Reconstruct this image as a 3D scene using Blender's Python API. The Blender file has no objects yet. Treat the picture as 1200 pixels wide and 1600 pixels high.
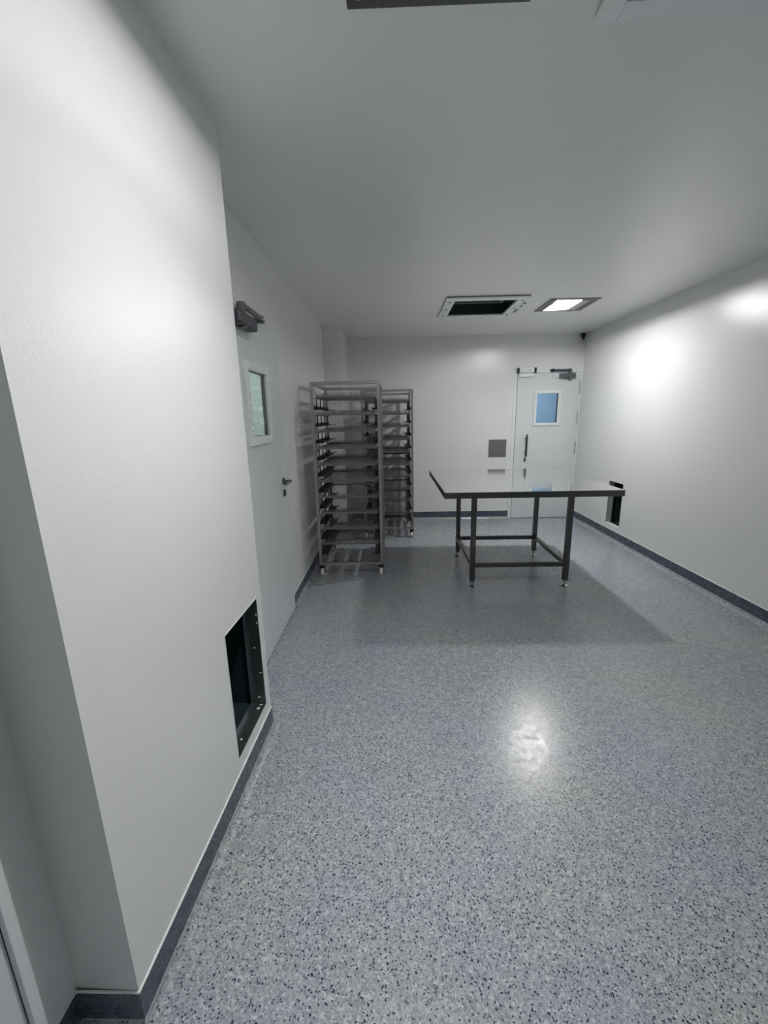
import bpy, bmesh, math
from mathutils import Vector, Matrix

SC = bpy.context.scene
COL = SC.collection
PI = math.pi

# ------------------------------------------------------------------ camera
cam_d = bpy.data.cameras.new('camera')
cam_d.sensor_fit = 'VERTICAL'
cam_d.sensor_height = 36.0
cam_d.lens = 645.09 * 36.0 / 1600.0
cam_d.clip_start = 0.02
cam = bpy.data.objects.new('camera', cam_d)
COL.objects.link(cam)
cr = Vector((0.9996174, 0.01932669, -0.01978708)).normalized()
cu = Vector((0.01493009, 0.22519138, 0.97420015)).normalized()
cf = Vector((-0.02328395, 0.97412285, -0.22481668)).normalized()
cam.matrix_world = Matrix(((cr.x, cu.x, -cf.x, 0.0), (cr.y, cu.y, -cf.y, 0.0),
                           (cr.z, cu.z, -cf.z, 1.5), (0, 0, 0, 1)))
SC.camera = cam

# ------------------------------------------------------------------ light, world, exposure
LAMP_FAR = 800.0         # emission of the two tubes in the far ceiling lamp
LAMP_NEAR = 350.0       # the same in the near ceiling lamp
LAMP_COLOR = (1.0, 0.995, 0.975)
FAR_BEAM = 9.5         # watts of the downward beam of the far lamp
NEAR_BEAM = 10.0       # watts of the downward beam of the near lamp
ROOM_BLUE = 32.0       # watts of the lamp in the room behind the back door
ROOM_LEFT = 24.0       # watts of the lamp in the room behind the left door
w = bpy.data.worlds.new('world')
SC.world = w
w.use_nodes = True
w.node_tree.nodes['Background'].inputs[0].default_value = (0.5, 0.55, 0.6, 1)
w.node_tree.nodes['Background'].inputs[1].default_value = 0.0
vs = SC.view_settings
vs.view_transform = 'Standard'
vs.look = 'None'
vs.gamma = 1.0
vs.use_curve_mapping = False
vs.exposure = 0.0
SC.cycles.diffuse_bounces = 6

# ------------------------------------------------------------------ room measures
XR, YB, H = 2.619, 5.976, 2.537
XL, YC, XC = -0.812, 5.209, -0.599
XN, YN0, YN1, PIV, ANG = -0.6363, 0.720, 1.756, 1.2, -0.0311
YF = -1.6            # wall behind the camera
BB = 0.118

# ------------------------------------------------------------------ materials
def mat(name, color, rough=0.5, metal=0.0, bump=0.0, bump_scale=200.0, spec=0.5, var=0.0, var_scale=3.0,
        emit=None, strength=0.0, rough_var=0.0):
    m = bpy.data.materials.new(name)
    m.use_nodes = True
    nt = m.node_tree
    b = nt.nodes['Principled BSDF']
    b.inputs['Base Color'].default_value = (*color, 1)
    b.inputs['Roughness'].default_value = rough
    b.inputs['Metallic'].default_value = metal
    b.inputs['Specular IOR Level'].default_value = spec
    tc = nt.nodes.new('ShaderNodeTexCoord')
    if var > 0 or rough_var > 0:
        n = nt.nodes.new('ShaderNodeTexNoise')
        n.inputs['Scale'].default_value = var_scale
        n.inputs['Detail'].default_value = 4
        nt.links.new(tc.outputs['Object'], n.inputs['Vector'])
        if var > 0:
            mx = nt.nodes.new('ShaderNodeMix')
            mx.data_type = 'RGBA'
            mx.inputs[6].default_value = tuple(c * (1 - var) for c in color) + (1,)
            mx.inputs[7].default_value = tuple(min(1, c * (1 + var)) for c in color) + (1,)
            nt.links.new(n.outputs['Fac'], mx.inputs[0])
            nt.links.new(mx.outputs[2], b.inputs['Base Color'])
        if rough_var > 0:
            mr = nt.nodes.new('ShaderNodeMapRange')
            mr.inputs[1].default_value = 0.3
            mr.inputs[2].default_value = 0.7
            mr.inputs[3].default_value = rough - rough_var
            mr.inputs[4].default_value = rough + rough_var
            nt.links.new(n.outputs['Fac'], mr.inputs[0])
            nt.links.new(mr.outputs[0], b.inputs['Roughness'])
    if bump > 0:
        n2 = nt.nodes.new('ShaderNodeTexNoise')
        n2.inputs['Scale'].default_value = bump_scale
        n2.inputs['Detail'].default_value = 2
        bp = nt.nodes.new('ShaderNodeBump')
        bp.inputs['Strength'].default_value = bump
        bp.inputs['Distance'].default_value = 0.002
        nt.links.new(tc.outputs['Object'], n2.inputs['Vector'])
        nt.links.new(n2.outputs['Fac'], bp.inputs['Height'])
        nt.links.new(bp.outputs['Normal'], b.inputs['Normal'])
    if emit:
        b.inputs['Emission Color'].default_value = (*emit, 1)
        b.inputs['Emission Strength'].default_value = strength
    return m


def brushed(name, color, rough, stretch=(4, 90, 90), bump=0.08):
    m = bpy.data.materials.new(name)
    m.use_nodes = True
    nt = m.node_tree
    b = nt.nodes['Principled BSDF']
    b.inputs['Metallic'].default_value = 1.0
    tc = nt.nodes.new('ShaderNodeTexCoord')
    mp = nt.nodes.new('ShaderNodeMapping')
    mp.inputs['Scale'].default_value = stretch
    n = nt.nodes.new('ShaderNodeTexNoise')
    n.inputs['Scale'].default_value = 6
    n.inputs['Detail'].default_value = 3
    nt.links.new(tc.outputs['Object'], mp.inputs['Vector'])
    nt.links.new(mp.outputs['Vector'], n.inputs['Vector'])
    mr = nt.nodes.new('ShaderNodeMapRange')
    mr.inputs[3].default_value = rough * 0.8
    mr.inputs[4].default_value = rough * 1.25
    nt.links.new(n.outputs['Fac'], mr.inputs[0])
    nt.links.new(mr.outputs[0], b.inputs['Roughness'])
    mx = nt.nodes.new('ShaderNodeMix')
    mx.data_type = 'RGBA'
    mx.inputs[6].default_value = tuple(c * 0.9 for c in color) + (1,)
    mx.inputs[7].default_value = tuple(min(1, c * 1.08) for c in color) + (1,)
    nt.links.new(n.outputs['Fac'], mx.inputs[0])
    nt.links.new(mx.outputs[2], b.inputs['Base Color'])
    if bump > 0:
        bp = nt.nodes.new('ShaderNodeBump')
        bp.inputs['Strength'].default_value = bump
        bp.inputs['Distance'].default_value = 0.0005
        nt.links.new(n.outputs['Fac'], bp.inputs['Height'])
        nt.links.new(bp.outputs['Normal'], b.inputs['Normal'])
    return m


def floor_material(name, dark=1.0, hue=(1, 1, 1)):
    """speckled vinyl: grey-blue ground, paler and darker chips, navy specks"""
    m = bpy.data.materials.new(name)
    m.use_nodes = True
    nt = m.node_tree
    N, L = nt.nodes, nt.links
    b = N['Principled BSDF']
    tc = N.new('ShaderNodeTexCoord')
    # warp so that the chips are irregular
    nz = N.new('ShaderNodeTexNoise')
    nz.inputs['Scale'].default_value = 140
    nz.inputs['Detail'].default_value = 2
    L.new(tc.outputs['Object'], nz.inputs['Vector'])
    sub = N.new('ShaderNodeVectorMath'); sub.operation = 'SUBTRACT'
    sub.inputs[1].default_value = (0.5, 0.5, 0.5)
    L.new(nz.outputs['Color'], sub.inputs[0])
    scl = N.new('ShaderNodeVectorMath'); scl.operation = 'SCALE'
    scl.inputs['Scale'].default_value = 0.010
    L.new(sub.outputs[0], scl.inputs[0])
    add = N.new('ShaderNodeVectorMath'); add.operation = 'ADD'
    L.new(tc.outputs['Object'], add.inputs[0])
    L.new(scl.outputs[0], add.inputs[1])

    def chips(scale, colors):
        v = N.new('ShaderNodeTexVoronoi')
        v.inputs['Scale'].default_value = scale
        L.new(add.outputs[0], v.inputs['Vector'])
        sp = N.new('ShaderNodeSeparateColor')
        L.new(v.outputs['Color'], sp.inputs[0])
        r = N.new('ShaderNodeValToRGB')
        r.color_ramp.interpolation = 'CONSTANT'
        el = r.color_ramp.elements
        while len(el) > 1:
            el.remove(el[-1])
        el[0].position = 0
        el[0].color = (*colors[0][1], 1)
        for p, c in colors[1:]:
            e = el.new(p)
            e.color = (*c, 1)
        L.new(sp.outputs[0], r.inputs[0])
        return v, sp, r

    d = dark * 0.98
    _, _, base = chips(170, [(0, (.28 * d, .295 * d, .32 * d)), (.22, (.37 * d, .383 * d, .405 * d)),
                             (.6, (.41 * d, .422 * d, .44 * d)), (.86, (.54 * d, .55 * d, .56 * d))])
    # mid-grey and navy specks
    v2, s2, _ = chips(175, [(0, (0, 0, 0))])

    def mask(v, s, out, thr, dist):
        a = N.new('ShaderNodeMath'); a.operation = 'GREATER_THAN'; a.inputs[1].default_value = thr
        L.new(s.outputs[out], a.inputs[0])
        c = N.new('ShaderNodeMapRange')
        c.inputs[1].default_value = dist; c.inputs[2].default_value = dist + 0.12
        c.inputs[3].default_value = 1; c.inputs[4].default_value = 0
        L.new(v.outputs['Distance'], c.inputs[0])
        k = N.new('ShaderNodeMath'); k.operation = 'MULTIPLY'
        L.new(a.outputs[0], k.inputs[0]); L.new(c.outputs[0], k.inputs[1])
        return k
    k1 = mask(v2, s2, 1, 0.52, 0.32)
    mx1 = N.new('ShaderNodeMix'); mx1.data_type = 'RGBA'
    mx1.inputs[7].default_value = (.19 * d, .205 * d, .245 * d, 1)
    L.new(k1.outputs[0], mx1.inputs[0]); L.new(base.outputs[0], mx1.inputs[6])
    v3, s3, _ = chips(118, [(0, (0, 0, 0))])
    k2 = mask(v3, s3, 2, 0.68, 0.27)
    mx2 = N.new('ShaderNodeMix'); mx2.data_type = 'RGBA'
    mx2.inputs[7].default_value = (.022 * d, .028 * d, .060 * d, 1)
    L.new(k2.outputs[0], mx2.inputs[0]); L.new(mx1.outputs[2], mx2.inputs[6])
    # slow drift between a bluer and a greyer ground
    ln = N.new('ShaderNodeTexNoise'); ln.inputs['Scale'].default_value = 2.2; ln.inputs['Detail'].default_value = 3
    L.new(tc.outputs['Object'], ln.inputs['Vector'])
    tint = N.new('ShaderNodeMix'); tint.data_type = 'RGBA'
    tint.inputs[6].default_value = (.95 * hue[0], .97 * hue[1], 1.05 * hue[2], 1)
    tint.inputs[7].default_value = (1.02 * hue[0], 1.03 * hue[1], 1.0 * hue[2], 1)
    mrr = N.new('ShaderNodeMapRange'); mrr.inputs[1].default_value = .38; mrr.inputs[2].default_value = .62
    L.new(ln.outputs['Fac'], mrr.inputs[0]); L.new(mrr.outputs[0], tint.inputs[0])
    mul = N.new('ShaderNodeMix'); mul.data_type = 'RGBA'; mul.blend_type = 'MULTIPLY'
    mul.inputs[0].default_value = 1
    L.new(mx2.outputs[2], mul.inputs[6]); L.new(tint.outputs[2], mul.inputs[7])
    L.new(mul.outputs[2], b.inputs['Base Color'])
    b.inputs['Specular IOR Level'].default_value = 0.5
    # worn semi-gloss
    rn = N.new('ShaderNodeTexNoise'); rn.inputs['Scale'].default_value = 30; rn.inputs['Detail'].default_value = 4
    L.new(tc.outputs['Object'], rn.inputs['Vector'])
    rr = N.new('ShaderNodeMapRange'); rr.inputs[1].default_value = .3; rr.inputs[2].default_value = .7
    rr.inputs[3].default_value = .20; rr.inputs[4].default_value = .33
    L.new(rn.outputs['Fac'], rr.inputs[0]); L.new(rr.outputs[0], b.inputs['Roughness'])
    bn = N.new('ShaderNodeTexNoise'); bn.inputs['Scale'].default_value = 130; bn.inputs['Detail'].default_value = 3
    L.new(tc.outputs['Object'], bn.inputs['Vector'])
    bp = N.new('ShaderNodeBump'); bp.inputs['Strength'].default_value = .26; bp.inputs['Distance'].default_value = .001
    L.new(bn.outputs['Fac'], bp.inputs['Height']); L.new(bp.outputs['Normal'], b.inputs['Normal'])
    return m


def ceiling_material(name, color):
    """satin white panels with faint seams"""
    m = mat(name, color, rough=0.26, bump=0.10, bump_scale=260)
    nt = m.node_tree
    N, L = nt.nodes, nt.links
    b = N['Principled BSDF']
    tc = N.new('ShaderNodeTexCoord')
    sp = N.new('ShaderNodeSeparateXYZ')
    L.new(tc.outputs['Object'], sp.inputs[0])
    acc = None
    for out, at in (('Y', 1.98), ('Y', 3.133), ('Y', -0.2)):
        s = N.new('ShaderNodeMath'); s.operation = 'SUBTRACT'; s.inputs[1].default_value = at
        L.new(sp.outputs[out], s.inputs[0])
        a = N.new('ShaderNodeMath'); a.operation = 'ABSOLUTE'
        L.new(s.outputs[0], a.inputs[0])
        c = N.new('ShaderNodeMapRange'); c.inputs[1].default_value = .001; c.inputs[2].default_value = .006
        c.inputs[3].default_value = 1; c.inputs[4].default_value = 0
        L.new(a.outputs[0], c.inputs[0])
        if acc is None:
            acc = c
        else:
            k = N.new('ShaderNodeMath'); k.operation = 'MAXIMUM'
            L.new(acc.outputs[0], k.inputs[0]); L.new(c.outputs[0], k.inputs[1])
            acc = k
    mx = N.new('ShaderNodeMix'); mx.data_type = 'RGBA'
    mx.inputs[6].default_value = (*color, 1)
    mx.inputs[7].default_value = (color[0] * .95, color[1] * .95, color[2] * .95, 1)
    L.new(acc.outputs[0], mx.inputs[0])
    L.new(mx.outputs[2], b.inputs['Base Color'])
    return m


WHITE = (0.79, 0.80, 0.795)
M_WALL = mat('white_gloss_paint', WHITE, rough=0.20, bump=0.32, bump_scale=260, var=0.015, var_scale=1.5)
M_CEIL = ceiling_material('white_ceiling_panel', (0.83, 0.84, 0.83))
M_FLOOR = floor_material('speckled_vinyl')
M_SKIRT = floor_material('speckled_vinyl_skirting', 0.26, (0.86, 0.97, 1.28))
M_SEAL = mat('white_sealant', (0.8, 0.82, 0.81), rough=0.4)
M_WELD = mat('grey_weld_bead', (0.42, 0.43, 0.45), rough=0.4)
M_DOOR = mat('white_door_laminate', (0.70, 0.74, 0.75), rough=0.30, bump=0.05, bump_scale=60, var=0.01)
M_FRAME = mat('white_window_frame', (0.80, 0.83, 0.84), rough=0.35)
M_BOLT = mat('white_cap', (0.86, 0.88, 0.88), rough=0.25)
M_GASKET_SHADOW = mat('black_gasket_and_shadow', (0.012, 0.016, 0.018), rough=0.5)  # door pane gaskets, and the painted shadow gap of the ceiling vents
M_GREYGASKET = mat('grey_gasket', (0.16, 0.17, 0.18), rough=0.6)
M_STEEL = brushed('brushed_steel', (0.13, 0.129, 0.125), 0.30, (60, 60, 5))
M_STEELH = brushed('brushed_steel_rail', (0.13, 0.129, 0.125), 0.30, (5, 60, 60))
M_FOOT = mat('bright_steel_foot', (0.55, 0.55, 0.54), rough=0.25, metal=1.0)
M_TOP = brushed('polished_steel_top', (0.72, 0.72, 0.715), 0.085, (3, 60, 60), 0.03)
M_RACK = brushed('rack_steel', (0.43, 0.425, 0.405), 0.32, (60, 60, 5))
M_TRAY = brushed('tray_steel', (0.25, 0.25, 0.243), 0.34, (10, 60, 60))
M_DARKMETAL = mat('dark_runner_steel', (0.012, 0.0125, 0.013), rough=0.55, metal=0.0)
M_PLATE = brushed('wall_plate_steel', (0.30, 0.295, 0.285), 0.42, (60, 60, 5))
M_DUCT = brushed('galvanised_duct', (0.24, 0.275, 0.285), 0.40, (8, 8, 8))
M_VENTDUCT = brushed('dark_vent_duct', (0.075, 0.095, 0.10), 0.45, (8, 8, 8))
M_DUCTIN = mat('dark_duct_interior', (0.020, 0.036, 0.042), rough=0.5, metal=0.3)
M_LAMPFRAME = brushed('lamp_frame_steel', (0.19, 0.19, 0.185), 0.45, (30, 30, 30))
M_LAMPBOX = mat('lamp_housing_grey', (0.72, 0.73, 0.73), rough=0.5)
M_SLEEVE = mat('painted_sleeve', (0.36, 0.37, 0.37), rough=0.5)
M_LEDF = mat('led_strip_far', (0.9, 0.9, 0.9), emit=LAMP_COLOR, strength=LAMP_FAR)
M_LEDN = mat('led_strip_near', (0.9, 0.9, 0.9), emit=LAMP_COLOR, strength=LAMP_NEAR)
M_CLOSER = mat('door_closer_grey', (0.13, 0.135, 0.145), rough=0.4, metal=0.5)
M_CLOSERD = mat('door_closer_dark', (0.045, 0.047, 0.062), rough=0.4, metal=0.2)
M_HANDLE = brushed('handle_steel', (0.16, 0.16, 0.155), 0.3, (20, 20, 20))
M_HINGE = mat('hinge_satin', (0.55, 0.57, 0.57), rough=0.4, metal=0.4)
M_LOCKW = mat('white_lock_plastic', (0.82, 0.84, 0.84), rough=0.35)
M_BLACK = mat('black_plastic', (0.008, 0.008, 0.012), rough=0.4)
M_WHEEL = mat('white_nylon_wheel', (0.84, 0.84, 0.82), rough=0.45)
M_BLUE = mat('blue_wall_paint', (0.32, 0.45, 0.58), rough=0.5)
M_PALE = mat('pale_green_wall_paint', (0.66, 0.715, 0.70), rough=0.5)
M_SPLASH = mat('white_paint_splash', (0.62, 0.64, 0.62), rough=0.5)


def glass_material(name, tint):
    m = bpy.data.materials.new(name)
    m.use_nodes = True
    nt = m.node_tree
    nt.nodes.clear()
    o = nt.nodes.new('ShaderNodeOutputMaterial')
    t = nt.nodes.new('ShaderNodeBsdfTransparent')
    t.inputs[0].default_value = (*tint, 1)
    g = nt.nodes.new('ShaderNodeBsdfGlossy')
    g.inputs['Roughness'].default_value = 0.02
    f = nt.nodes.new('ShaderNodeFresnel')
    geo = nt.nodes.new('ShaderNodeNewGeometry')
    mr = nt.nodes.new('ShaderNodeMapRange')
    mr.inputs[3].default_value = 1.5
    mr.inputs[4].default_value = 1 / 1.5
    nt.links.new(geo.outputs['Backfacing'], mr.inputs[0])
    nt.links.new(mr.outputs[0], f.inputs[0])
    mx = nt.nodes.new('ShaderNodeMixShader')
    nt.links.new(f.outputs[0], mx.inputs[0])
    nt.links.new(t.outputs[0], mx.inputs[1])
    nt.links.new(g.outputs[0], mx.inputs[2])
    nt.links.new(mx.outputs[0], o.inputs[0])
    return m


M_GLASS = glass_material('clear_glass', (0.90, 0.93, 0.925))

# ------------------------------------------------------------------ mesh helpers
class MB:
    """collects solids and links them as one mesh object"""
    def __init__(self):
        self.bm = bmesh.new()

    def box(self, x0, x1, y0, y1, z0, z1, bevel=0.0, mtx=None):
        r = bmesh.ops.create_cube(self.bm, size=1.0)
        vs_ = r['verts']
        for v in vs_:
            v.co = Vector(((x0 + x1) / 2 + v.co.x * (x1 - x0), (y0 + y1) / 2 + v.co.y * (y1 - y0),
                           (z0 + z1) / 2 + v.co.z * (z1 - z0)))
        if bevel > 0:
            es = list({e for v in vs_ for e in v.link_edges})
            rb = bmesh.ops.bevel(self.bm, geom=es, offset=bevel, segments=2, profile=0.5, affect='EDGES')
            vs_ = list({v for f in rb['faces'] for v in f.verts} | {v for v in vs_ if v.is_valid})
        if mtx is not None:
            bmesh.ops.transform(self.bm, matrix=mtx, verts=vs_)
        return self

    def cyl(self, p0, p1, r0, r1=None, seg=16):
        p0, p1 = Vector(p0), Vector(p1)
        d = p1 - p0
        q = d.to_track_quat('Z', 'Y').to_matrix().to_4x4()
        bmesh.ops.create_cone(self.bm, cap_ends=True, segments=seg, radius1=r0,
                              radius2=r0 if r1 is None else r1, depth=d.length,
                              matrix=Matrix.Translation((p0 + p1) / 2) @ q)
        return self

    def ball(self, c, r, scale=(1, 1, 1), seg=12):
        bmesh.ops.create_uvsphere(self.bm, u_segments=seg, v_segments=seg // 2 + 2, radius=r,
                                  matrix=Matrix.Translation(c) @ Matrix.Diagonal((*scale, 1)))
        return self

    def tube(self, pts, r, seg=10):
        for a, b_ in zip(pts, pts[1:]):
            self.cyl(a, b_, r, seg=seg)
        for p_ in pts[1:-1]:
            self.ball(p_, r * 1.0, seg=seg)
        return self

    def prism(self, poly, axis, a, b_):
        """polygon (u,v) extruded along an axis; u,v are the other two axes in order"""
        def P(u, v, t):
            return {'x': (t, u, v), 'y': (u, t, v), 'z': (u, v, t)}[axis]
        va = [self.bm.verts.new(P(u, v, a)) for u, v in poly]
        vb = [self.bm.verts.new(P(u, v, b_)) for u, v in poly]
        n = len(poly)
        self.bm.faces.new(va)
        self.bm.faces.new(vb[::-1])
        for i in range(n):
            self.bm.faces.new((va[i], vb[i], vb[(i + 1) % n], va[(i + 1) % n]))
        return self

    def sweep(self, prof, path):
        """profile (offset to the left of the path, z) along a 2D path with mitred corners"""
        P = [Vector(q) for q in path]
        rings = []
        for i, q in enumerate(P):
            d0 = (P[i] - P[i - 1]).normalized() if i > 0 else None
            d1 = (P[i + 1] - P[i]).normalized() if i < len(P) - 1 else None
            n0 = Vector((-d0.y, d0.x)) if d0 else None
            n1 = Vector((-d1.y, d1.x)) if d1 else None
            if n0 and n1:
                n = (n0 + n1)
                n = n / max(0.2, (n.dot(n0)))
            else:
                n = n0 or n1
            rings.append([self.bm.verts.new((q.x + n.x * o, q.y + n.y * o, z)) for o, z in prof])
        m = len(prof)
        for a, b_ in zip(rings, rings[1:]):
            for j in range(m):
                self.bm.faces.new((a[j], b_[j], b_[(j + 1) % m], a[(j + 1) % m]))
        self.bm.faces.new(rings[0])
        self.bm.faces.new(rings[-1][::-1])
        return self

    def build(self, name, material, parent=None, smooth=False):
        bm = self.bm
        bmesh.ops.recalc_face_normals(bm, faces=bm.faces)
        me = bpy.data.meshes.new(name)
        bm.to_mesh(me)
        bm.free()
        me.materials.append(material)
        if smooth:
            for p_ in me.polygons:
                p_.use_smooth = True
            me.set_sharp_from_angle(angle=math.radians(40))
        o = bpy.data.objects.new(name, me)
        COL.objects.link(o)
        if parent is not None:
            o.parent = parent
        return o


def tag(o, label=None, cat=None, group=None, kind=None):
    if label:
        o['label'] = label
    if cat:
        o['category'] = cat
    if group:
        o['group'] = group
    if kind:
        o['kind'] = kind
    return o


def thing(name, label, cat, loc=(0, 0, 0), group=None, kind=None):
    o = bpy.data.objects.new(name, None)
    o.empty_display_size = 0.1
    COL.objects.link(o)
    o.location = loc
    return tag(o, label, cat, group, kind)


def copy_tree(o, parent=None):
    c = o.copy()
    COL.objects.link(c)
    c.parent = parent
    for ch in list(o.children):
        copy_tree(ch, c)
    return c


def panel(name, ax, at, t, u0, u1, v0, v1, holes, material, parent=None, kind='structure'):
    """slab with rectangular holes. ax: normal axis; inner face at `at`, thickness t (signed). u,v: other axes"""
    us = sorted({u0, u1} | {h for q in holes for h in q[:2]})
    vv = sorted({v0, v1} | {h for q in holes for h in q[2:]})
    bm = bmesh.new()

    def P(u, v, n):
        return {'x': (n, u, v), 'y': (u, n, v), 'z': (u, v, n)}[ax]
    cache = {}

    def V(i, j, k):
        if (i, j, k) not in cache:
            cache[(i, j, k)] = bm.verts.new(P(us[i], vv[j], at + t * k))
        return cache[(i, j, k)]

    def solid(i, j):
        if i < 0 or j < 0 or i >= len(us) - 1 or j >= len(vv) - 1:
            return False
        cu_, cv_ = (us[i] + us[i + 1]) / 2, (vv[j] + vv[j + 1]) / 2
        return not any(q[0] < cu_ < q[1] and q[2] < cv_ < q[3] for q in holes)
    for i in range(len(us) - 1):
        for j in range(len(vv) - 1):
            if not solid(i, j):
                continue
            for k in (0, 1):
                bm.faces.new((V(i, j, k), V(i + 1, j, k), V(i + 1, j + 1, k), V(i, j + 1, k)))
            for di, dj, a, b_ in ((-1, 0, (i, j), (i, j + 1)), (1, 0, (i + 1, j), (i + 1, j + 1)),
                                  (0, -1, (i, j), (i + 1, j)), (0, 1, (i, j + 1), (i + 1, j + 1))):
                if not solid(i + di, j + dj):
                    bm.faces.new((V(*a, 0), V(*b_, 0), V(*b_, 1), V(*a, 1)))
    bmesh.ops.recalc_face_normals(bm, faces=bm.faces)
    me = bpy.data.meshes.new(name)
    bm.to_mesh(me)
    bm.free()
    me.materials.append(material)
    o = bpy.data.objects.new(name, me)
    COL.objects.link(o)
    if parent is not None:
        o.parent = parent
    elif kind:
        o['kind'] = kind
    return o


def ring(mb, ax, n0, n1, u0, u1, v0, v1, bw, bevel=0.0):
    """rectangular frame: outer u0..u1, v0..v1, border bw, between n0 and n1 on axis ax"""
    def B(a0, a1, b0, b1):
        if ax == 'x':
            mb.box(n0, n1, a0, a1, b0, b1, bevel)
        elif ax == 'y':
            mb.box(a0, a1, n0, n1, b0, b1, bevel)
        else:
            mb.box(a0, a1, b0, b1, n0, n1, bevel)
    B(u0, u0 + bw, v0, v1)
    B(u1 - bw, u1, v0, v1)
    B(u0 + bw, u1 - bw, v0, v0 + bw)
    B(u0 + bw, u1 - bw, v1 - bw, v1)
    return mb


# ------------------------------------------------------------------ structure
LF = (1.685, 4.45)       # far ceiling lamp
LN = (0.095, 1.10)       # near ceiling lamp
LO = (0.115, 0.195)      # half opening of a lamp
VF = (0.882, 4.43)       # far vent
VN = (0.889, 1.030)      # near vent
VO = (0.290, 0.300)
NEAR_TURN = -0.037

panel('floor', 'z', 0.0, -0.1, XL - 0.1, XR + 0.1, YF - 0.1, YB + 0.1, [], M_FLOOR)
panel('ceiling', 'z', H, 0.03, XL - 0.1, XR + 0.1, YF - 0.1, YB + 0.1,
      [(LF[0] - LO[0], LF[0] + LO[0], LF[1] - LO[1], LF[1] + LO[1]),
       (LN[0] - LO[0], LN[0] + LO[0], LN[1] - LO[1], LN[1] + LO[1]),
       (VF[0] - VO[0], VF[0] + VO[0], VF[1] - VO[1], VF[1] + VO[1]),
       (VN[0] - VO[0], VN[0] + VO[0], VN[1] - VO[1], VN[1] + VO[1])], M_CEIL)
# right wall with the low return-air opening
RO = (4.697, 5.008, 0.168, 0.696)
panel('wall_right', 'x', XR, 0.02, YF, YB, 0, H, [RO], M_WALL)
# back wall with the door opening
D1 = (1.694, 2.612, 0.0, 2.048)
panel('wall_back', 'y', YB, 0.1, XC - 0.3, XR + 0.12, 0, H, [D1], M_WALL)
panel('wall_front', 'y', YF, -0.1, XL - 0.1, XR + 0.1, 0, H, [], M_WALL)
# left wall with two door openings
D2 = (2.196, 3.080, 0.0, 2.087)
D3 = (-0.32, 0.612, 0.0, 2.087)
panel('wall_left', 'x', XL, -0.1, YF, YB, 0, H, [D2, D3, (1.37, 1.71, 0.17, 0.73)], M_WALL)
# boxed-out corner column at the far left
panel('wall_left_corner', 'y', YC, YB - YC, XL, XC, 0, H, [], M_WALL)

# boxed-out column at the near left, turned slightly
CO = (1.372 - PIV, 1.702 - PIV, 0.180, 0.722)


def on_column(o):
    o.location = (XN, PIV, 0)
    o.rotation_euler = (0, 0, ANG)
    return o


c_face = panel('wall_left_column', 'x', 0.0, -0.012, YN0 - PIV, YN1 - PIV, 0, H, [CO], M_WALL)
on_column(c_face)
side = MB()
side.box(-0.190, -0.0120, YN0 - PIV, YN0 - PIV + 0.012, 0, H)
side.box(-0.190, -0.0120, YN1 - PIV - 0.012, YN1 - PIV, 0, H)
cs = side.build('wall_left_column_sides', M_WALL)
tag(cs, kind='structure')
on_column(cs)

# coved skirting, same vinyl as the floor
PROF = [(0, 0.028), (0, BB), (-0.0045, BB), (-0.005, 0.030), (-0.0055, 0.028)]
COVE = [(0, 0), (0, 0.028), (-0.0055, 0.028), (-0.009, 0.016), (-0.016, 0.007), (-0.028, 0.0008), (-0.028, 0)]
SEALP = [(0, BB), (0, BB + 0.004), (-0.003, BB + 0.003), (-0.0045, BB)]
BEADP = [(-0.005, 0.0265), (-0.005, 0.0305), (-0.0066, 0.0290), (-0.0066, 0.0275)]


def skirt(name, path):
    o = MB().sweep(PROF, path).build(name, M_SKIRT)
    o['kind'] = 'structure'
    MB().sweep(COVE, path).build('cove', M_FLOOR, o)
    MB().sweep(SEALP, path).build('sealant_bead', M_SEAL, o)
    MB().sweep(BEADP, path).build('weld_bead', M_WELD, o)


def rotp(x, y):
    c, s = math.cos(ANG), math.sin(ANG)
    return (XN + c * x - s * y, PIV + s * x + c * y)


# paths run so that the room lies on the right of the direction of travel
ca, cb = rotp(0, YN0 - PIV), rotp(0, YN1 - PIV)
skirt('baseboard_left_column', [(XL, 0.640), (XL, ca[1]), ca, cb, (XL, cb[1]), (XL, 2.190)])
skirt('baseboard_left', [(XL, 3.084), (XL, YC), (XC, YC), (XC, YB), (D1[0] - 0.002, YB)])
skirt('baseboard_right', [(XR, YB), (XR, YF)])

# rooms seen through the door panes
adj = MB()
adj.box(1.0, 3.6, 8.2, 8.3, 0, H).box(0.9, 1.0, YB + 0.1, 8.3, 0, H).box(3.6, 3.7, YB + 0.1, 8.3, 0, H)
adj.box(0.9, 3.7, YB + 0.1, 8.3, -0.1, 0).box(0.9, 3.7, YB + 0.1, 8.3, H, H + 0.1)
tag(adj.build('wall_beyond_back', M_BLUE), kind='structure')
adj = MB()
adj.box(-3.1, -3.0, 1.2, 7.0, 0, H).box(-3.0, XL - 0.1, 6.9, 7.0, 0, H).box(-3.0, XL - 0.1, 1.2, 1.3, 0, H)
adj.box(-3.0, XL - 0.1, 1.2, 7.0, -0.1, 0).box(-3.0, XL - 0.1, 1.2, 7.0, H, H + 0.1)
tag(adj.build('wall_beyond_left', M_PALE), kind='structure')


def area(name, loc, size, power, color):
    d = bpy.data.lights.new(name, 'AREA')
    d.shape = 'RECTANGLE'
    d.size, d.size_y = size
    d.energy = power
    d.color = color
    o = bpy.data.objects.new(name, d)
    COL.objects.link(o)
    o.location = loc
    return o


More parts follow.
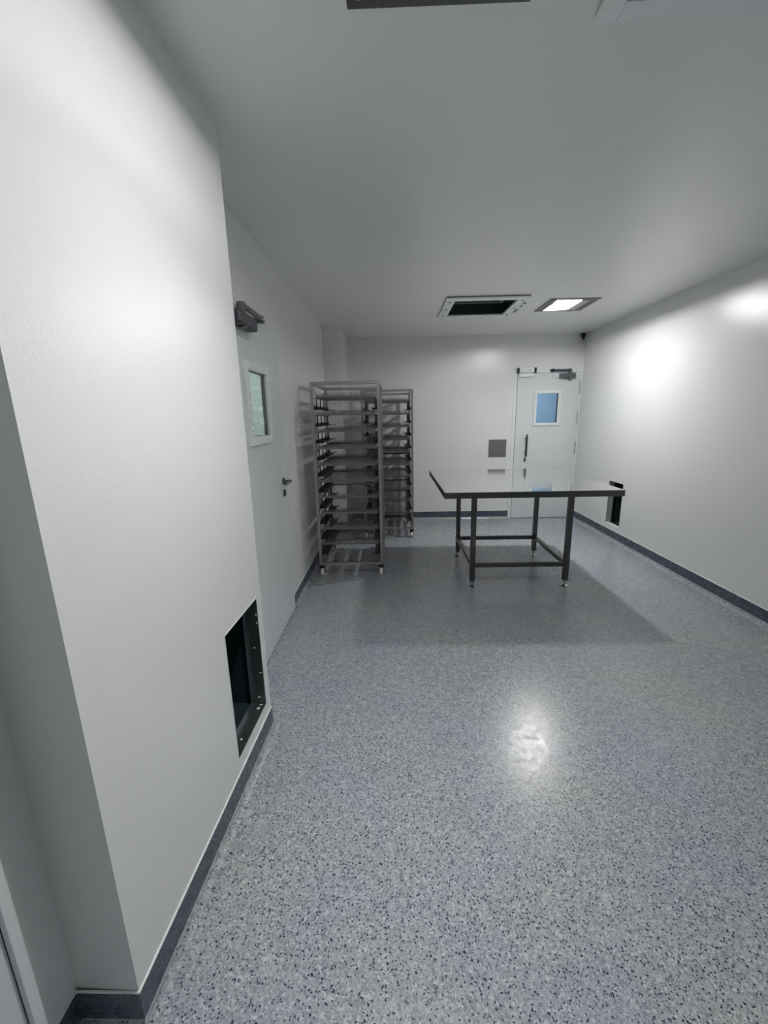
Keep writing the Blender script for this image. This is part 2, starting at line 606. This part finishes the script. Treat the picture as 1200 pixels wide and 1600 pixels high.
area('back_room_lamp', (2.2, 7.2, H - 0.03), (0.5, 0.5), ROOM_BLUE, (0.85, 0.95, 1.0))
area('left_room_lamp', (-2.2, 5.7, H - 0.03), (0.5, 0.5), ROOM_LEFT, (0.93, 1.0, 0.98))

# ------------------------------------------------------------------ ceiling lamps
def ceiling_lamp(label, cx, cy, led, beam=0.0, spread=100):
    t = thing('ceiling_lamp', label, 'ceiling light', (cx, cy, H), group='square recessed ceiling lamps')
    x0, x1, hy = -0.196, 0.276, 0.236
    f = MB()
    f.box(x0, -LO[0], -hy, hy, -0.006, -0.0005, 0.001).box(LO[0], x1, -hy, hy, -0.006, -0.0005, 0.001)
    f.box(-LO[0], LO[0], -hy, -LO[1], -0.006, -0.0005, 0.001).box(-LO[0], LO[0], LO[1], hy, -0.006, -0.0005, 0.001)
    f.build('frame', M_LAMPFRAME, t)
    b = MB()
    z0, z1 = 0.0, 0.042
    b.box(-LO[0], LO[0], -LO[1], LO[1], z1, z1 + 0.004)
    b.box(-LO[0], -LO[0] + 0.003, -LO[1], LO[1], z0, z1).box(LO[0] - 0.003, LO[0], -LO[1], LO[1], z0, z1)
    b.box(-LO[0], LO[0], -LO[1], -LO[1] + 0.003, z0, z1).box(-LO[0], LO[0], LO[1] - 0.003, LO[1], z0, z1)
    b.build('housing', M_LAMPBOX, t)
    MB().box(LO[0] + 0.006, LO[0] + 0.085, -LO[1] + 0.03, LO[1] - 0.01, -0.0085, -0.005, 0.001).build('cover_strip', M_HINGE, t)
    for s in (-1, 1):
        MB().cyl((s * 0.042, -0.07, 0.026), (s * 0.042, 0.07, 0.026), 0.0115, seg=20).build('lamp_tube', led, t, smooth=True)
    for sx in (x0 + 0.03, x1 - 0.03):
        for sy in (-0.205, 0.205):
            MB().cyl((sx, sy, -0.0085), (sx, sy, -0.005), 0.006, seg=10).build('screw', M_HINGE, t)
    if beam > 0:
        o = area('lamp_beam', (0, 0, z1 - 0.007), (0.05, 0.13), beam, LAMP_COLOR)
        o.data.spread = math.radians(spread)
        o.parent = t
    return t


ceiling_lamp('lit square steel-framed ceiling lamp near the back wall, right of the far ceiling vent', LF[0], LF[1], M_LEDF, FAR_BEAM, 135)
ceiling_lamp('dark-framed ceiling lamp cut off by the top edge of the photo, nearest the camera', LN[0], LN[1], M_LEDN, NEAR_BEAM, 112)

# ------------------------------------------------------------------ ceiling vents
def ceiling_vent(label, cx, cy, o, turn=0.0, inner=M_SLEEVE):
    t = thing('ceiling_vent', label, 'air vent', (cx, cy, H), group='white framed ceiling vents without grilles')
    t.rotation_euler = (0, 0, turn)
    f = MB()
    ring(f, 'z', -0.020, -0.007, -o, o, -o, o, o - VO[0] + 0.002, 0.002)
    f.build('frame', M_FRAME, t)
    g = MB()
    ring(g, 'z', -0.007, -0.0005, -o + 0.003, o - 0.003, -o + 0.003, o - 0.003, 0.02)
    g.build('shadow_gap', M_GASKET_SHADOW, t)  # added black ring: shadow of the gap above the frame, put into colour
    d = MB()
    x, y, zz = VO[0], VO[1], 0.30
    d.box(-x, x, -y, y, zz, zz + 0.004)
    d.box(-x, -x + 0.003, -y, y, 0, zz).box(x - 0.003, x, -y, y, 0, zz)
    d.box(-x, x, -y, -y + 0.003, 0, zz).box(-x, x, y - 0.003, y, 0, zz)
    d.build('duct', M_VENTDUCT, t)
    k = MB()
    ring(k, 'z', 0.10, 0.106, -x + 0.003, x - 0.003, -y + 0.003, y - 0.003, 0.030)
    k.build('filter_ledge', inner, t)
    k = MB()
    k.box(-x + 0.003, x - 0.003, 0.10, 0.16, 0.12, 0.135).box(-x + 0.003, x - 0.003, -0.05, -0.02, 0.18, 0.20)
    k.build('damper_blade', inner, t)
    for sx in (-1, 1):
        for sy in (-0.72, 0.0, 0.72):
            bx_ = (o + VO[0]) / 2
            MB().cyl((sx * bx_, sy * o, -0.026), (sx * bx_, sy * o, -0.019), 0.009, seg=10).build('bolt', M_GREYGASKET, t)
    for yy in (-0.17, -0.06, 0.09, 0.16):
        c = MB()
        c.box(o - 0.012, o + 0.014, yy - 0.008, yy + 0.008, -0.026, -0.019, 0.002).box(o + 0.008, o + 0.014, yy - 0.008, yy + 0.008, -0.026, 0.0)
        c.build('clip', M_CLOSER, t)
    return t


ceiling_vent('open white-framed ceiling vent near the back wall, left of the lit lamp', VF[0], VF[1], 0.378)
ceiling_vent('white-framed ceiling vent in the top right corner of the photo, near the camera', VN[0], VN[1], 0.345, NEAR_TURN, M_VENTDUCT)

# ------------------------------------------------------------------ low return-air openings
t = thing('air_return_duct', 'dark metal return air opening low in the near left column', 'air duct')
on_column(t)
y0, y1, z0, z1 = CO
b = MB()
b.box(-0.062, 0.0, y0, y0 + 0.0025, z0, z1).box(-0.062, 0.0, y1 - 0.0025, y1, z0, z1)
b.box(-0.062, 0.0, y0, y1, z0, z0 + 0.0025).box(-0.062, 0.0, y0, y1, z1 - 0.0025, z1)
b.build('outer_sleeve', M_DUCT, t)
b = MB()
ring(b, 'x', -0.065, -0.062, y0, y1, z0, z1, 0.022)
b.build('inner_flange', M_DUCT, t)
b = MB()
b.box(-0.230, -0.226, y0, y1, z0, z1)
b.box(-0.230, -0.065, y0, y0 + 0.0025, z0, z1).box(-0.230, -0.065, y1 - 0.0025, y1, z0, z1)
b.box(-0.230, -0.065, y0, y1, z0, z0 + 0.0025).box(-0.230, -0.065, y0, y1, z1 - 0.0025, z1)
b.build('duct_box', M_DUCTIN, t)
b = MB()
b.box(-0.226, -0.222, y0 + 0.003, y1 - 0.003, z0 + 0.118, z0 + 0.122)
b.build('seam_strip', M_DUCT, t)
for c, r_, sc3 in (((-0.030, y1 - 0.0035, 0.475), 0.007, (1, .3, 1)), ((-0.008, y1 - 0.0035, 0.64), 0.008, (.8, .3, 1.2)),
                   ((-0.006, y1 - 0.0035, 0.60), 0.007, (.8, .3, 1.5)), ((-0.012, y1 - 0.0035, 0.345), 0.010, (1.2, .3, .4)),
                   ((-0.030, y1 - 0.0035, 0.215), 0.009, (1.5, .3, .8)), ((-0.025, y1 - 0.04, z0 + 0.0035), 0.010, (1.3, 1.3, .25)),
                   ((-0.02, y1 - 0.015, z0 + 0.0035), 0.009, (1.5, .8, .25)), ((-0.03, y0 + 0.10, z0 + 0.0035), 0.007, (1.2, 1.6, .25))):
    MB().ball(c, r_ * 0.6, sc3).build('paint_splash', M_SPLASH, t)
b = MB()
b.box(-0.004, 0.0015, y0 - 0.004, y1 + 0.004, z1 - 0.001, z1 + 0.003)
b.build('opening_edge', M_SEAL, t)

t = thing('air_return_duct', 'dark return air opening low in the right wall, beside the steel table', 'air duct', (XR, 0, 0))
y0, y1, z0, z1 = RO
b = MB()
b.box(0.0, 0.062, y0, y0 + 0.0025, z0, z1).box(0.0, 0.062, y1 - 0.0025, y1, z0, z1)
b.box(0.0, 0.062, y0, y1, z1 - 0.0025, z1)
b.build('outer_sleeve', M_SLEEVE, t)
b = MB()
b.box(0.0, 0.045, y0, y1, z0, z0 + 0.012, 0.002)
b.build('sill', M_SEAL, t)
b = MB()
ring(b, 'x', 0.062, 0.065, y0, y1, z0, z1, 0.022)
b.build('inner_flange', M_DUCTIN, t)
b = MB()
b.box(0.220, 0.224, y0, y1, z0, z1)
b.box(0.065, 0.22, y0, y0 + 0.0025, z0, z1).box(0.065, 0.22, y1 - 0.0025, y1, z0, z1)
b.box(0.065, 0.22, y0, y1, z0, z0 + 0.0025).box(0.065, 0.22, y0, y1, z1 - 0.0025, z1)
b.build('duct_box', M_DUCTIN, t)

# ------------------------------------------------------------------ back door
def vision_panel(parent, ax, face, sgn, u0, u1, v0, v1, bw, depth, far_u):
    """window in a door leaf. face = leaf face coordinate, sgn = direction towards this room"""
    def span(a, b_):
        return (min(face + sgn * a, face + sgn * b_), max(face + sgn * a, face + sgn * b_))
    f = MB()
    n0, n1 = span(-0.006, 0.016)
    ring(f, ax, n0, n1, u0, u1, v0, v1, bw, 0.004)
    fr = f.build('window_frame', M_FRAME, parent)
    gu0, gu1, gv0, gv1 = u0 + bw, u1 - bw, v0 + bw, v1 - bw
    g = MB()
    n0, n1 = span(-depth, -0.0065)
    ring(g, ax, n0, n1, gu0 - 0.004, gu1 + 0.004, gv0 - 0.004, gv1 + 0.004, 0.006)
    g.build('window_gasket', M_GASKET_SHADOW, fr)
    p_ = MB()
    n0, n1 = span(-0.006, -0.002)
    if ax == 'x':
        p_.box(n0, n1, gu0, gu1, gv0, gv1)
    else:
        p_.box(gu0, gu1, n0, n1, gv0, gv1)
    p_.build('window_pane', M_GLASS, fr)
    spots = [(gu0 + (gu1 - gu0) * k, v) for k in (0.22, 0.78) for v in (v0 + bw / 2, v1 - bw / 2)]
    spots += [(u, gv0 + (gv1 - gv0) * k) for k in (0.12, 0.5, 0.88) for u in (u0 + bw / 2, u1 - bw / 2)]
    for u, v in spots:
        m = MB()
        c = face + sgn * 0.016
        if ax == 'x':
            m.ball((c, u, v), 0.011, (0.75, 1, 1))
        else:
            m.ball((u, c, v), 0.009, (1, 0.75, 1))
        m.build('bolt_cap', M_BOLT, fr, smooth=True)
    return fr


d1 = thing('door_1', 'white door in the back wall with a blue-lit window and vertical pull handle', 'door', kind='structure')
jm = MB()
jm.box(D1[0] - 0.012, 1.7265, YB - 0.006, YB + 0.10, 0, 2.044, 0.001)
jm.box(D1[0] - 0.012, D1[1], YB - 0.006, YB + 0.10, 2.045, 2.062, 0.001)
jm.box(2.596, D1[1] + 0.003, YB - 0.004, YB + 0.10, 0, 2.045, 0.001)
jm.build('door_frame', M_FRAME, d1)
panel('door_leaf', 'y', YB - 0.012, 0.046, 1.732, 2.592, 0.010, 2.040, [(2.000, 2.304, 1.364, 1.774)], M_DOOR, d1)
g_ = MB()
g_.box(1.7266, 1.7315, YB - 0.004, YB + 0.04, 0.008, 2.040)
g_.build('door_gasket', M_GREYGASKET, d1)
vision_panel(d1, 'y', YB - 0.012, -1, 1.968, 2.336, 1.332, 1.806, 0.039, 0.045, 1)
h_ = MB()
h_.tube([(1.884, YB - 0.065, 0.915), (1.884, YB - 0.065, 1.215)], 0.014, 12)
h_.cyl((1.884, YB - 0.012, 0.975), (1.884, YB - 0.065, 0.975), 0.011).cyl((1.884, YB - 0.012, 1.165), (1.884, YB - 0.065, 1.165), 0.011)
h_.build('pull_handle', M_HANDLE, d1, smooth=True)
h_ = MB()
h_.cyl((1.884, YB - 0.012, 0.862), (1.884, YB - 0.030, 0.862), 0.016, seg=14).box(1.874, 1.894, YB - 0.022, YB - 0.012, 0.835, 0.885, 0.003)
h_.build('keyhole', M_HANDLE, d1)
for zc in (1.852, 1.432, 1.026):
    h_ = MB()
    h_.cyl((2.578, YB - 0.018, zc - 0.075), (2.578, YB - 0.018, zc + 0.075), 0.010, seg=12)
    h_.cyl((2.578, YB - 0.018, zc - 0.088), (2.578, YB - 0.018, zc - 0.075), 0.011, seg=12)
    h_.build('hinge', M_HINGE, d1, smooth=True)
lk = MB()
lk.box(1.742, 1.940, YB - 0.045, YB - 0.006, 2.046, 2.108, 0.003)
lko = lk.build('magnet_lock', M_LOCKW, d1)
MB().box(1.940, 1.972, YB - 0.045, YB - 0.006, 2.044, 2.110, 0.003).box(1.712, 1.742, YB - 0.045, YB - 0.006, 2.044, 2.110, 0.003).build('end_cap', M_BLACK, lko)
MB().box(1.762, 1.782, YB - 0.0465, YB - 0.044, 2.072, 2.080).box(1.86, 1.90, YB - 0.0465, YB - 0.044, 2.072, 2.080).build('label_mark', M_GREYGASKET, lko)
MB().box(1.742, 1.930, YB - 0.040, YB - 0.012, 1.992, 2.040, 0.003).build('magnet_plate', M_FRAME, d1)
cl = MB()
cl.box(2.285, 2.500, YB - 0.062, YB - 0.012, 1.965, 2.028, 0.008)
clo = cl.build('door_closer', M_CLOSER, d1)
a = MB()
a.box(2.165, 2.440, YB - 0.060, YB - 0.040, 2.056, 2.080, 0.004)
a.box(2.165, 2.205, YB - 0.060, YB - 0.006, 2.050, 2.086, 0.003)
a.build('closer_arm', M_CLOSERD, clo)
a = MB()
a.cyl((2.425, YB - 0.045, 1.940), (2.425, YB - 0.045, 2.085), 0.020, seg=14)
a.build('closer_pivot', M_CLOSER, clo)
a = MB()
a.box(2.205, 2.285, YB - 0.030, YB - 0.012, 1.975, 2.018, 0.002)
a.build('closer_plate', M_FRAME, clo)

# ------------------------------------------------------------------ left door
d2 = thing('door_2', 'pale door in the left wall with a narrow bolted window and lever handle', 'door', kind='structure')
panel('door_leaf', 'x', XL + 0.006, -0.028, 2.202, 3.074, 0.012, 2.081, [(2.386, 2.734, 1.392, 1.778)], M_DOOR, d2)
g_ = MB()
g_.box(XL - 0.03, XL - 0.001, 3.0745, 3.0795, 0.0, 2.086).box(XL - 0.03, XL - 0.001, 2.197, 3.0795, 2.0815, 2.0865)
g_.box(XL - 0.04, XL - 0.004, 2.203, 3.073, 0.001, 0.0115)
g_.build('door_gasket', M_GREYGASKET, d2)
vision_panel(d2, 'x', XL + 0.006, 1, 2.344, 2.776, 1.350, 1.820, 0.049, 0.026, 1)
h_ = MB()
hx = XL + 0.006
h_.cyl((hx, 2.985, 1.055), (hx + 0.010, 2.985, 1.055), 0.026, seg=18)
h_.cyl((hx, 2.985, 1.055), (hx + 0.055, 2.985, 1.055), 0.010, seg=12)
h_.tube([(hx + 0.052, 2.990, 1.055), (hx + 0.060, 2.965, 1.056), (hx + 0.060, 2.890, 1.056), (hx + 0.050, 2.865, 1.050)], 0.0095, 10)
h_.build('lever_handle', M_HANDLE, d2, smooth=True)
h_ = MB()
h_.cyl((hx, 2.985, 0.968), (hx + 0.009, 2.985, 0.968), 0.026, seg=18)
h_.box(hx + 0.009, hx + 0.0115, 2.979, 2.991, 0.952, 0.984)
h_.build('keyhole', M_HANDLE, d2, smooth=True)
cl = MB()
cl.box(hx, hx + 0.062, 2.20, 2.475, 1.975, 2.040, 0.012)
clo = cl.build('door_closer', M_CLOSERD, d2)
a = MB()
a.cyl((hx + 0.035, 2.300, 1.965), (hx + 0.035, 2.300, 2.090), 0.022, seg=14)
a.build('closer_pivot', M_CLOSER, clo)
a = MB()
a.box(hx + 0.026, hx + 0.048, 2.285, 2.660, 2.068, 2.092, 0.004)
a.box(hx - 0.004, hx + 0.048, 2.625, 2.665, 2.060, 2.098, 0.003)
a.build('closer_arm', M_CLOSER, clo)
a = MB()
a.ball((hx + 0.048, 2.640, 2.08), 0.007, (.5, 1, 1))
a.build('closer_screw', M_BOLT, clo)
a = MB()
a.box(hx, hx + 0.004, 2.21, 2.48, 1.935, 1.975)
a.build('closer_plate', M_HINGE, clo)

# near left door: only its frame edge shows
d3 = thing('door_3', 'pale door frame edge at the lower left corner of the photo', 'door', kind='structure')
MB().box(XL - 0.05, XL + 0.012, 0.612, 0.637, 0.0, 2.110, 0.003).box(XL - 0.05, XL + 0.012, D3[0] - 0.025, 0.612, 2.085, 2.110, 0.003) \
    .box(XL - 0.05, XL + 0.012, D3[0] - 0.025, D3[0], 0, 2.085, 0.003).build('door_frame', M_FRAME, d3)
MB().box(XL - 0.060, XL - 0.002, D3[0] + 0.003, 0.6115, 0.008, 2.083).build('door_leaf', M_DOOR, d3)

# ------------------------------------------------------------------ wall plate and corner device
wp = MB()
wp.box(1.367, 1.618, YB - 0.004, YB - 0.0005, 0.903, 1.153, 0.001)
wpo = tag(wp.build('wall_plate', M_PLATE), 'square blank steel plate on the back wall left of the white door', 'wall plate')

t = thing('corner_camera', 'small black device hanging from the ceiling in the far right corner', 'camera', (2.545, 5.90, H))
MB().cyl((0, 0, -0.012), (0, 0, -0.0005), 0.024, seg=18).build('base', M_FRAME, t)
m = MB()
m.prism([(-0.024, -0.012), (0.022, -0.012), (0.022, -0.055), (0.014, -0.075), (-0.006, -0.070), (-0.024, -0.045)], 'y', -0.022, 0.022)
m.build('body', M_BLACK, t)
MB().cyl((0.006, -0.004, -0.098), (0.006, 0, -0.072), 0.014, seg=14).build('lens', M_BLACK, t)

# ------------------------------------------------------------------ steel work table
tb = thing('work_table', 'square stainless steel work table standing in the middle of the floor', 'table', (1.10, 3.885, 0))
TX, TY, TH, TT = 0.697, 0.697, 0.910, 0.049
m = MB()
m.box(-TX + 0.0015, TX - 0.0015, -TY + 0.0015, TY - 0.0015, TH - 0.003, TH)
m.build('table_top', M_TOP, tb)
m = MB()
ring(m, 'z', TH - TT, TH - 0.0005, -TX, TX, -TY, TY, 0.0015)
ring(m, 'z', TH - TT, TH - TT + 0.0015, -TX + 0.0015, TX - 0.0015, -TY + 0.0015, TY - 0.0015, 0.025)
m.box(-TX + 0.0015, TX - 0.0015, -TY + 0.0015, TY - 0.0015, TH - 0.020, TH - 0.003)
m.build('folded_edge', M_STEELH, tb)  # steel darker than the top; the edge's dark reflection is put into its colour
lx, ly = 0.410, 0.415
for sx in (-1, 1):
    for sy in (-1, 1):
        m = MB()
        m.box(sx * lx - 0.021, sx * lx + 0.021, sy * ly - 0.021, sy * ly + 0.021, 0.058, TH - TT, 0.002)
        lg = m.build('leg', M_STEEL, tb)
        m = MB()
        m.cyl((sx * lx, sy * ly, 0.046), (sx * lx, sy * ly, 0.060), 0.019, seg=16)
        m.cyl((sx * lx, sy * ly, 0.016), (sx * lx, sy * ly, 0.047), 0.010, seg=12)
        m.cyl((sx * lx, sy * ly, 0.006), (sx * lx, sy * ly, 0.020), 0.031, 0.012, seg=20)
        m.cyl((sx * lx, sy * ly, 0.0), (sx * lx, sy * ly, 0.006), 0.031, seg=20)
        m.build('foot', M_FOOT, lg, smooth=True)
for sy in (-1, 1):
    MB().box(-lx + 0.021, lx - 0.021, sy * ly - 0.016, sy * ly + 0.016, 0.187, 0.227, 0.002).build('rail', M_STEELH, tb)
for sx in (-1, 1):
    MB().box(sx * lx - 0.016, sx * lx + 0.016, -ly + 0.021, ly - 0.021, 0.187, 0.227, 0.002).build('rail', M_STEELH, tb)

# ------------------------------------------------------------------ tray racks
RX, RD, RH, PT = 0.3085, 0.825, 1.810, 0.027     # half width, depth, height, tube size
LEVELS = [1.675 - 0.1515 * k for k in range(10)]


def make_rack(label):
    r = thing('tray_rack', label, 'rack', group='wheeled steel tray racks')
    for sx in (-1, 1):
        for y in (0, RD):
            x0 = sx * RX if sx < 0 else RX - PT
            yy = 0 if y == 0 else RD - PT
            MB().box(x0, x0 + PT, yy, yy + PT, 0.113, RH, 0.002).build('post', M_RACK, r)
    for nm, z in (('top_frame', RH - PT), ('bottom_frame', 0.113)):
        m = MB()
        m.box(-RX + PT, RX - PT, 0, PT, z, z + PT, 0.002).box(-RX + PT, RX - PT, RD - PT, RD, z, z + PT, 0.002)
        m.box(-RX, -RX + PT, PT, RD - PT, z, z + PT, 0.002).box(RX - PT, RX, PT, RD - PT, z, z + PT, 0.002)
        m.build(nm, M_RACK, r)
    MB().box(-RX + PT, RX - PT, RD - 0.010, RD - 0.004, 0.985, 1.010).build('rear_brace', M_DARKMETAL, r)
    for z in LEVELS:
        for s in (-1, 1):
            m = MB()
            xa, xb = s * (RX - PT), s * (RX - PT - 0.003)
            m.box(min(xa, xb), max(xa, xb), 0.030, RD + 0.012, z - 0.102, z - 0.068)
            xc_ = s * (RX - PT - 0.058)
            m.box(min(xa, xc_), max(xa, xc_), 0.030, RD + 0.012, z - 0.098, z - 0.094)
            m.box(min(xc_, xc_ - s * 0.02), max(xc_, xc_ - s * 0.02), RD - 0.004, RD + 0.008, z - 0.098, z - 0.090)
            ru = m.build('runner', M_DARKMETAL, r)
            m = MB()
            xr_ = s * (RX - PT - 0.020)
            for k in range(4):
                y = 0.055 + k * 0.20
                m.cyl((xr_, y, z - 0.096), (xr_, y, z - 0.006), 0.0050, seg=8)
            m.box(xr_ - 0.003, xr_ + 0.003, 0.012, RD - 0.014, z - 0.006, z - 0.001)
            m.cyl((s * (RX - PT), 0.020, z - 0.004), (xr_, 0.020, z - 0.004), 0.0022, seg=6)
            m.build('support_rods', M_DARKMETAL, ru)
    for sx in (-1, 1):
        for y in (0.040, RD - 0.040):
            x = sx * (RX - 0.022)
            m = MB()
            m.box(x - 0.026, x + 0.026, y - 0.030, y + 0.030, 0.106, 0.113)
            m.box(x - 0.022, x - 0.018, y - 0.020, y + 0.020, 0.030, 0.106).box(x + 0.018, x + 0.022, y - 0.020, y + 0.020, 0.030, 0.106)
            m.box(x - 0.022, x + 0.022, y - 0.020, y + 0.024, 0.078, 0.106, 0.002)
            m.cyl((x - 0.024, y, 0.036), (x + 0.024, y, 0.036), 0.006, seg=10)
            c = m.build('caster', M_DARKMETAL, r)
            MB().cyl((x - 0.015, y, 0.036), (x + 0.015, y, 0.036), 0.036, seg=24).build('wheel', M_WHEEL, c, smooth=True)
    return r


def make_tray(perforated=True):
    """local origin: middle of the front edge, top of the runners"""
    t = thing('mesh_tray' if perforated else 'open_tray_frame', '-', 'tray')
    hx, dp = 0.2615, 0.755
    if perforated:
        m = MB()
        n = 15
        for k in range(n + 1):
            x = -hx + k * (2 * hx / n)
            m.box(x - 0.0007, x + 0.0007, 0.004, dp - 0.004, 0.0, 0.0014)
        n2 = 34
        for k in range(n2 + 1):
            y = 0.004 + k * ((dp - 0.008) / n2)
            m.box(-hx, hx, y - 0.0010, y + 0.0010, 0.0014, 0.0032)
        m.build('mesh_base', M_TRAY, t)
    for y in (0.0, dp):
        m = MB()
        m.box(-hx, hx, y - 0.0015, y + 0.0015, 0.0, 0.018)
        k = 0
        n = 27
        for k in range(n):
            x = -hx + (k + 0.5) * 2 * hx / n
            m.box(x - 0.0045, x + 0.0045, y - 0.0015, y + 0.0015, 0.018, 0.040)
        m.box(-hx, hx, min(y, y + (0.012 if y == 0 else -0.012)), max(y, y + (0.012 if y == 0 else -0.012)), 0.0, 0.0018)
        m.build('comb_edge', M_TRAY, t)
    for s in (-1, 1):
        m = MB()
        m.box(s * hx - 0.0015, s * hx + 0.0015, 0, dp, 0.0, 0.020)
        m.build('side_rim', M_TRAY, t)
    return t


ORD = ['topmost', 'second', 'third', 'fourth', 'fifth', 'sixth', 'seventh', 'eighth', 'ninth', 'lowest']
rack1 = make_rack('dark steel tray rack on casters beside the left wall, the nearer of the two')
rack1.location = (-0.4135, 3.757, 0)
rack2 = copy_tree(rack1)
rack2['label'] = 'dark steel tray rack on casters against the back wall, partly hidden behind the nearer rack'
rack2.location = (-0.060, 5.020, 0)

tray0, open0 = make_tray(True), make_tray(False)
used = set()
for rack, which in ((rack1, 'nearer'), (rack2, 'farther')):
    for k, z in enumerate(LEVELS):
        is_open = which == 'nearer' and k in (6, 7)
        src = open0 if is_open else tray0
        if src.name in used:
            o = copy_tree(src)
        else:
            o = src
            used.add(src.name)
        o.location = (rack.location.x, rack.location.y + 0.034, z)
        kind = 'empty comb-edged tray frame' if is_open else 'comb-edged metal mesh tray'
        pos = ORD[k] if k in (0, 9) else ORD[k] + ' from the top'
        o['label'] = '%s, %s in the %s rack' % (kind, pos, which)
        o['category'] = 'tray'
        o['group'] = 'trays in the %s rack' % which
